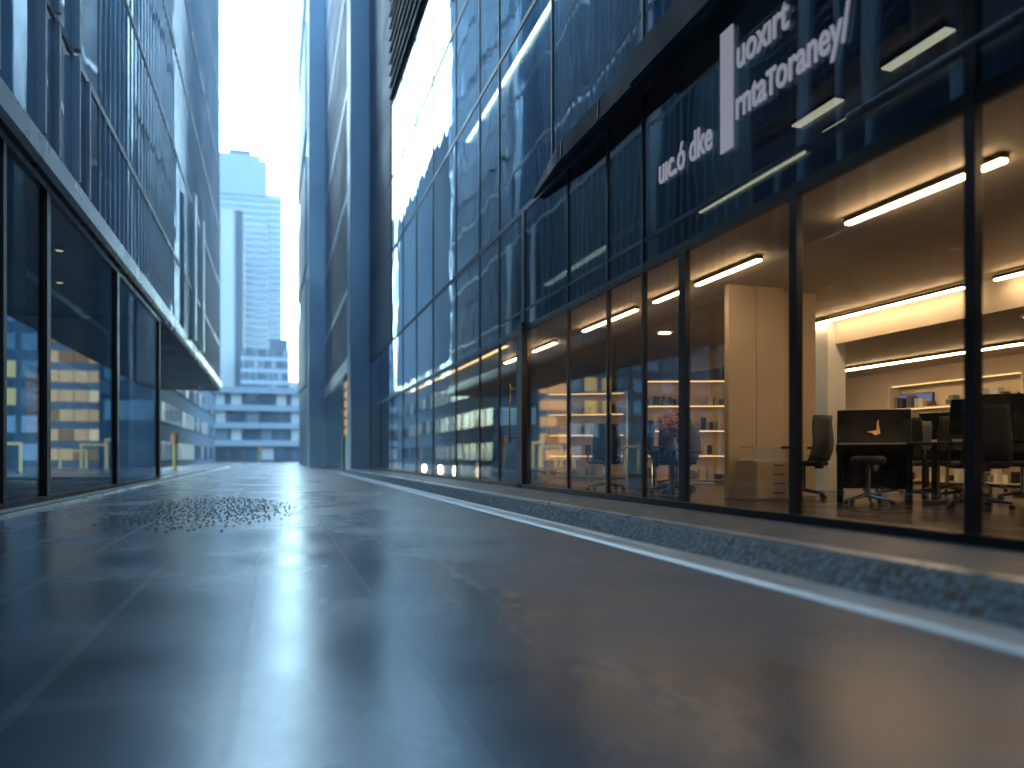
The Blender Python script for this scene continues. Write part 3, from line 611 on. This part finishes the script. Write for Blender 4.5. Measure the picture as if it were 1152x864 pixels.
# lobby end wall of glass, floor, ceiling, back posts
o = MB().box(LX - 4.3, LX - .16, LYE - .05, LYE + .05, .04, .12).box(LX - 4.3, LX - .16, LYE - .05, LYE + .05, CZ - .1, CZ).build('window', BLACK, LB)
MB().box(LX - 4.3, LX - .16, LYE - .01, LYE + .01, .12, CZ - .1).build('pane', GL_L, o)
box('lobby_floor', PLINTH, LB, LX - 4.4, LX - .08, -1.5, LYE, -.05, .035)
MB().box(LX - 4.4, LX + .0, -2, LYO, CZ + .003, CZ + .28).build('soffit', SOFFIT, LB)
for y in (6, 16.5): box('lobby_post', BLACK, LB, LX - 4.29, LX - 4.1, y, y + .2, .03, CZ)
box('rear_wall', CORE, LB, LX - 4.4, LX - 4.3, -1.5, 27.3, .03, CZ)  # lengthened out of view to keep bright sky out of the opposite panes' reflections
MB().prism([(LX - .02, CZ + .10), (LX - .02, CZ + .62), (LX + .10, CZ + .62), (LX + .16, CZ + .56), (LX + .16, CZ + .20), (LX + .10, CZ + .10)], 'y', -2, LYO).build('fascia', PALE, LB)
for i, (x, y) in enumerate(((-5.2, 13.5), (-5.2, 17.5), (-5.2, 22.5), (-6.4, 12), (-6.4, 20), (-4.4, 19), (-4.6, 54))):
    t = empty('downlight', (x, y, CZ), 0, 'small warm downlight in the dark lobby ceiling on the left' if i < 6 else 'warm downlight at the far corner of the overhang soffit', 'ceiling light', 'lobby ceiling lights on the left' if i < 6 else None)
    MB().lathe([(.10, -.002), (.11, -.02), (.08, -.025)], n=16).build('trim_ring', BLACK, t); MB().lathe([(.075, -.02), (.075, -.03)], n=16).build('diffuser', LED, t)
# upper storeys
ZF = [CZ + .62, 8.2, 12.1, 15.9, 19.7, 24.6, 29.0, 33.4]
rl = random.Random(5)
for fi, (z0, z1) in enumerate(zip(ZF, ZF[1:])):
    y = -2.
    while y < LYO - .5:
        near = y < 17.5
        L = (2.3 if near else 4.4) if fi < 4 else 8.4; y1 = min(y + L, LYO)
        if LYO - y1 < 1: y1 = LYO
        a = MB()
        a.box(LX - .04, LX + .04, y, y1, z0, z0 + .07).box(LX - .04, LX + .04, y, y1, z1 - .07, z1)
        if near:
            w1 = .18 if rl.random() < .6 else .08
            a.box(LX - .02, LX + .14, y, y + w1, z0 + .07, z1 - .07)
            if rl.random() < .7: a.box(LX - .02, LX + .10, y + L * .45, y + L * .45 + .10, z0 + .07, z1 - .07)
            o = a.build('window', WHITE if rl.random() < .6 else (STEELB if rl.random() < .5 else DKBLUE), LB)
        else:
            k = 0
            while y + k * .55 < y1 - .1:
                a.box(LX - .02, LX + .035, y + k * .55, y + k * .55 + .07, z0 + .07, z1 - .07); k += 1
            o = a.build('window', FINM, LB)
        MB().box(LX - .012, LX + .012, y, y1, z0 + .07, z1 - .07).build('pane', GL_C, o)
        y = y1
    for yy in range(-2, 56, 5):
        if rl.random() < .55: MB().box(LX - .8, LX - .78, yy, yy + rl.uniform(1.5, 4.5), z0 + rl.uniform(0, 1.5), z1 - .2).build('blind', rl.choice([BLIND, PAPER, CURT, PALE]), LB)
# two bright vertical strips near the far corner
for y in (36.5, 40.5): box('light_strip_panel', WHITE, LB, LX + .205, LX + .32, y, y + .7, CZ + .63, 12.0)
box('core_wall', COREB, LB, LX - 4.4, LX - 1.2, -2, LYO, CZ + .29, 33.3)
box('roof', PALE, LB, LX - 4.5, LX + .1, -2.1, LYO + .1, 33.41, 33.9)
for z in ZF[1:-1]: box('floor_slab', CORE, LB, LX - 1.19, LX - .06, -2, LYO, z - .12, z + .12)

box('wing_wall', DKBLUE, LB, LX - 4.4, LX - .02, -44, -2.05, 0, 33)  # front carried on unseen behind the camera, added to block low sky
# ------------------------------------------------------------------ blocks beyond
def block(name, label, x0, x1, y0, y1, h, wallm, winm, sides, bay, storey, zb=0., fill=.62, lit=None, rnd=None, cap=100, wide=.8, tops={}):
    t = empty(name, (0, 0, 0), 0, label, 'building')
    box('wall', wallm, t, x0, x1, y0, y1, -.02, h)
    box('roof', wallm, t, x0 + .3, x1 - .3, y0 + .3, y1 - .3, h, h + .8)
    n = 0
    for side in sides:
        a, b = (x0, x1) if side == 'front' else (y0, y1)
        nb = max(1, round((b - a) / bay)); bw = (b - a) / nb
        ns = min(int((h - zb) / storey), tops.get(side, 99))
        for k in range(ns):
            z = zb + k * storey + .5
            for i in range(nb):
                if n >= cap: continue
                n += 1
                p, q = a + i * bw + bw * (1 - wide) / 2, a + (i + 1) * bw - bw * (1 - wide) / 2
                mm = lit(k, i) if lit and lit(k, i) else winm
                if side == 'front': o = MB().box(p, q, y0 - .12, y0 - .002, z, z + storey * fill).build('window', mm, t)
                else: o = MB().box(x1 + .002, x1 + .12, p, q, z, z + storey * fill).build('window', mm, t)
    return t
rw = random.Random(21)
LITD = lamp_mat('lit_window_dim_amber', (1.0, .55, .28), .26); LITB = lamp_mat('lit_window_bright', (1.0, .74, .45), .85)
block('dark_office_block', 'dark block with one yellow lit window seen through the left lobby', -34, -17.2, 69, 80, 30, RDARK, RGLASS, ('front',), 1.55, 2.1, wide=.72, fill=.6, lit=lambda k, i: LITY if (k in (2, 3) and i in (8, 9)) else (RGLASL if rw.random() < .25 else None), cap=99)
block('lit_office_block', 'amber lit office block seen through the left lobby', -16.9, -11.8, 68.5, 84, 30, RROSE, LITD, ('front',), 1.02, 1.5, fill=.58, wide=.9, lit=lambda k, i: rw.choice([LITW, LITW, LITB, LITD]) if k < 5 else rw.choice([LITW, LITD, LITD, RGLASL]), cap=95)
block('grey_office_block', 'blue-grey block just behind the left overhang', -11.5, -7.7, 60, 112, 33, RMID, RGLASS, ('side', 'front'), 2.6, 2.75, tops={'side': 4, 'front': 4}, wide=.8, fill=.5, lit=lambda k, i: rw.choice([RGLASS, RGLASS, RDARK, RGLASL]), cap=99)
block('unseen_shade_block', 'unseen dark block added behind the camera to cut low skylight', -16, 16, -58, -46, 22, RDARK, RGLASS, (), 4, 3.6)  # added out of view behind the camera to darken the lane
# low curved block across the end of the lane
CBK = empty('curved_office_block', (0, 0, 0), 0, 'low curved office block with pale balcony bands across the lane end', 'building')
cx, cy_, rad = -9., 330., 200.
def arc(a): return cx + rad * math.sin(a), cy_ - rad * math.cos(a)
def ring(r0, r1, a0, a1, z0, z1, n):
    vs = []; fs = []
    for i in range(n + 1):
        a = a0 + (a1 - a0) * i / n
        for r, z in ((r0, z0), (r1, z0), (r1, z1), (r0, z1)): vs.append((cx + r * math.sin(a), cy_ - r * math.cos(a), z))
    for i in range(n):
        for k in range(4): fs.append((4 * i + k, 4 * i + 4 + k, 4 * i + 4 + (k + 1) % 4, 4 * i + (k + 1) % 4))
    fs += [(0, 1, 2, 3), (4 * n, 4 * n + 3, 4 * n + 2, 4 * n + 1)]
    return MB().add(vs, fs)
A0, A1 = -.20, .067
ring(188, 200, A0, A1, -.02, 10.6, 24).build('wall', RDARK, CBK)
for k in range(4): ring(199.7, 201.4, A0, A1, 2.4 + k * 2.7, 3.3 + k * 2.7, 24).build('balcony_band', RBLUE, CBK)
rb = random.Random(9); na = 24
for k in range(4):
    for i in range(na):
        a0 = A0 + (A1 - A0) * (i + .08) / na; a1 = A0 + (A1 - A0) * (i + rb.uniform(.62, .92)) / na
        ring(200.01, 200.15, a0, a1, (3.32 if k else .3) + (k - 1) * 2.7 * (k > 0), (3.32 if k else .3) + (k - 1) * 2.7 * (k > 0) + 1.75, 2).build('window', rb.choice([RGLASS, RGLASS, RGLASL, RPALE]), CBK)
# tower
TW = empty('glass_tower', (0, 0, 0), 0, 'tall pale blue tower rising at the end of the lane', 'building')
box('wall', RPALE, TW, -24, -2.6, 262, 285, -.02, 93)
box('crown_wall', RBLUE, TW, -22, -4.6, 262.5, 285, 93, 95)
box('roof_plant', RMID, TW, -14, -7.5, 265, 275, 95, 97.2)
box('mast', RMID, TW, -6.5, -6.2, 265, 265.3, 95, 101)
box('shoulder', RPALE, TW, -2.6, 2.0, 263.5, 284, -.02, 83.5)
box('top_screen', RBLUE, TW, -24, -2.65, 261.2, 262, 82, 93)
for k in range(40): box('window_band', RGLASL if k % 5 else RBLUE, TW, -23.8, -2.8, 261.6, 261.99, 2.2 + k * 2.0, 2.2 + k * 2.0 + .95)
for k in range(40): box('shoulder_window', RGLASL, TW, -2.4, 1.9, 263.2, 263.49, 3.0 + k * 2.0, 3.0 + k * 2.0 + .8)
SL = empty('slab_tower', (0, 0, 0), 0, 'narrower slab tower with a dark vertical slot before the tall tower', 'building')
box('wall', RBLUE, SL, -24, -10.4, 227, 245, -.02, 68)
box('slot', RDARK, SL, -10.4, -8.4, 228.5, 245, -.02, 67.5)
box('pale_strip', RPALE, SL, -14, -10.8, 226.6, 226.99, 8, 67)
for k in range(20): box('window_band', RGLASL, SL, -23.8, -14.2, 226.7, 226.99, 4 + k * 3.2, 5.7 + k * 3.2)
PO = empty('stepped_office_block', (0, 0, 0), 0, 'mid height stepped office block at the foot of the tall tower', 'building')
box('wall', RMID, PO, -8.3, 3.3, 207.6, 224, -.02, 27.5); box('upper_wall', RMID, PO, -1.4, 3.0, 208.6, 224, 27.5, 30.2)
for k in range(9):
    box('floor_band', RBLUE, PO, -8.2, 3.2, 207.0, 207.19, 1.3 + k * 2.9, 2.3 + k * 2.9)
    for i in range(8): box('window', rb.choice([RGLASS, RGLASS, RDARK, RGLASL]), PO, -8.0 + i * 1.4, -8.0 + i * 1.4 + 1.15, 207.2, 207.59, 2.5 + k * 2.9, 4.1 + k * 2.9)
FB = empty('far_rose_block', (0, 0, 0), 0, 'faint far block in the gap beside the metal clad building', 'building')
box('wall', mat('rose_grey_wall', (.40, .36, .40), .7), FB, 4, 16, 300, 318, -.02, 28)
for k in range(8): box('window_band', RGLASL, FB, 4.3, 15.7, 299.6, 299.99, 2.4 + k * 3.2, 4. + k * 3.2)

# bollards / posts on the square
def bollard(loc, label, hot):
    t = empty('bollard', loc, 0, label, 'bollard', 'yellow posts on the far square')
    MB().lathe([(.12, 0), (.12, .05), (.09, .07), (.09, 1.5)], n=14).build('post', YELLOW, t); MB().lathe([(.16, 1.502), (.20, 1.6), (.2, 2.05), (.13, 2.15)], n=14).build('head', ORANGE, t)
bollard((-5.6, 50, 0), 'yellow post with orange head under the left overhang', 1)
bollard((-2.1, 112, 0), 'tiny yellow post with orange head before the curved block', 1)
def glowing_arch(loc, w, h, label):
    t = empty('glowing_arch', loc, R(10), label, 'light', 'golden glowing arches beyond the left lobby')
    m = MB().box(-w / 2, -w / 2 + .14, -.07, .07, 0, h).box(w / 2 - .14, w / 2, -.07, .07, 0, h).box(-w / 2 + .14, w / 2 - .14, -.068, .068, h - .14, h - .003); m.build('glowing_frame', LITY, t)
glowing_arch((-12.9, 46.2, 0), 1.0, 1.5, 'golden glowing arch leftmost beyond the lobby glass')
for i, (x, y, w_, h_) in enumerate(((-12.4, 57, 1.6, 1.2), (-11.1, 56.5, 1.6, 1.6), (-10.0, 56, .8, 1.9))): glowing_arch((x, y, 0), w_, h_, ('wide low golden glowing arch in front of the amber block', 'golden glowing arch in the middle in front of the amber block', 'tall narrow golden glowing arch rightmost in front of the amber block')[i])

# ------------------------------------------------------------------ air
hz = MB().box(-420, 420, -90, 420, -1, 110).build('haze', None)
hm = bpy.data.materials.new('haze'); hm.use_nodes = True; t = hm.node_tree; t.nodes.clear()
o = N(t, 'ShaderNodeOutputMaterial'); v = N(t, 'ShaderNodeVolumePrincipled'); v.inputs['Color'].default_value = (.88, .95, 1, 1); v.inputs['Density'].default_value = .0009
lk(t, v.outputs[0], o.inputs['Volume']); hz.data.materials.clear(); hz.data.materials.append(hm); tag(hz, kind='stuff')
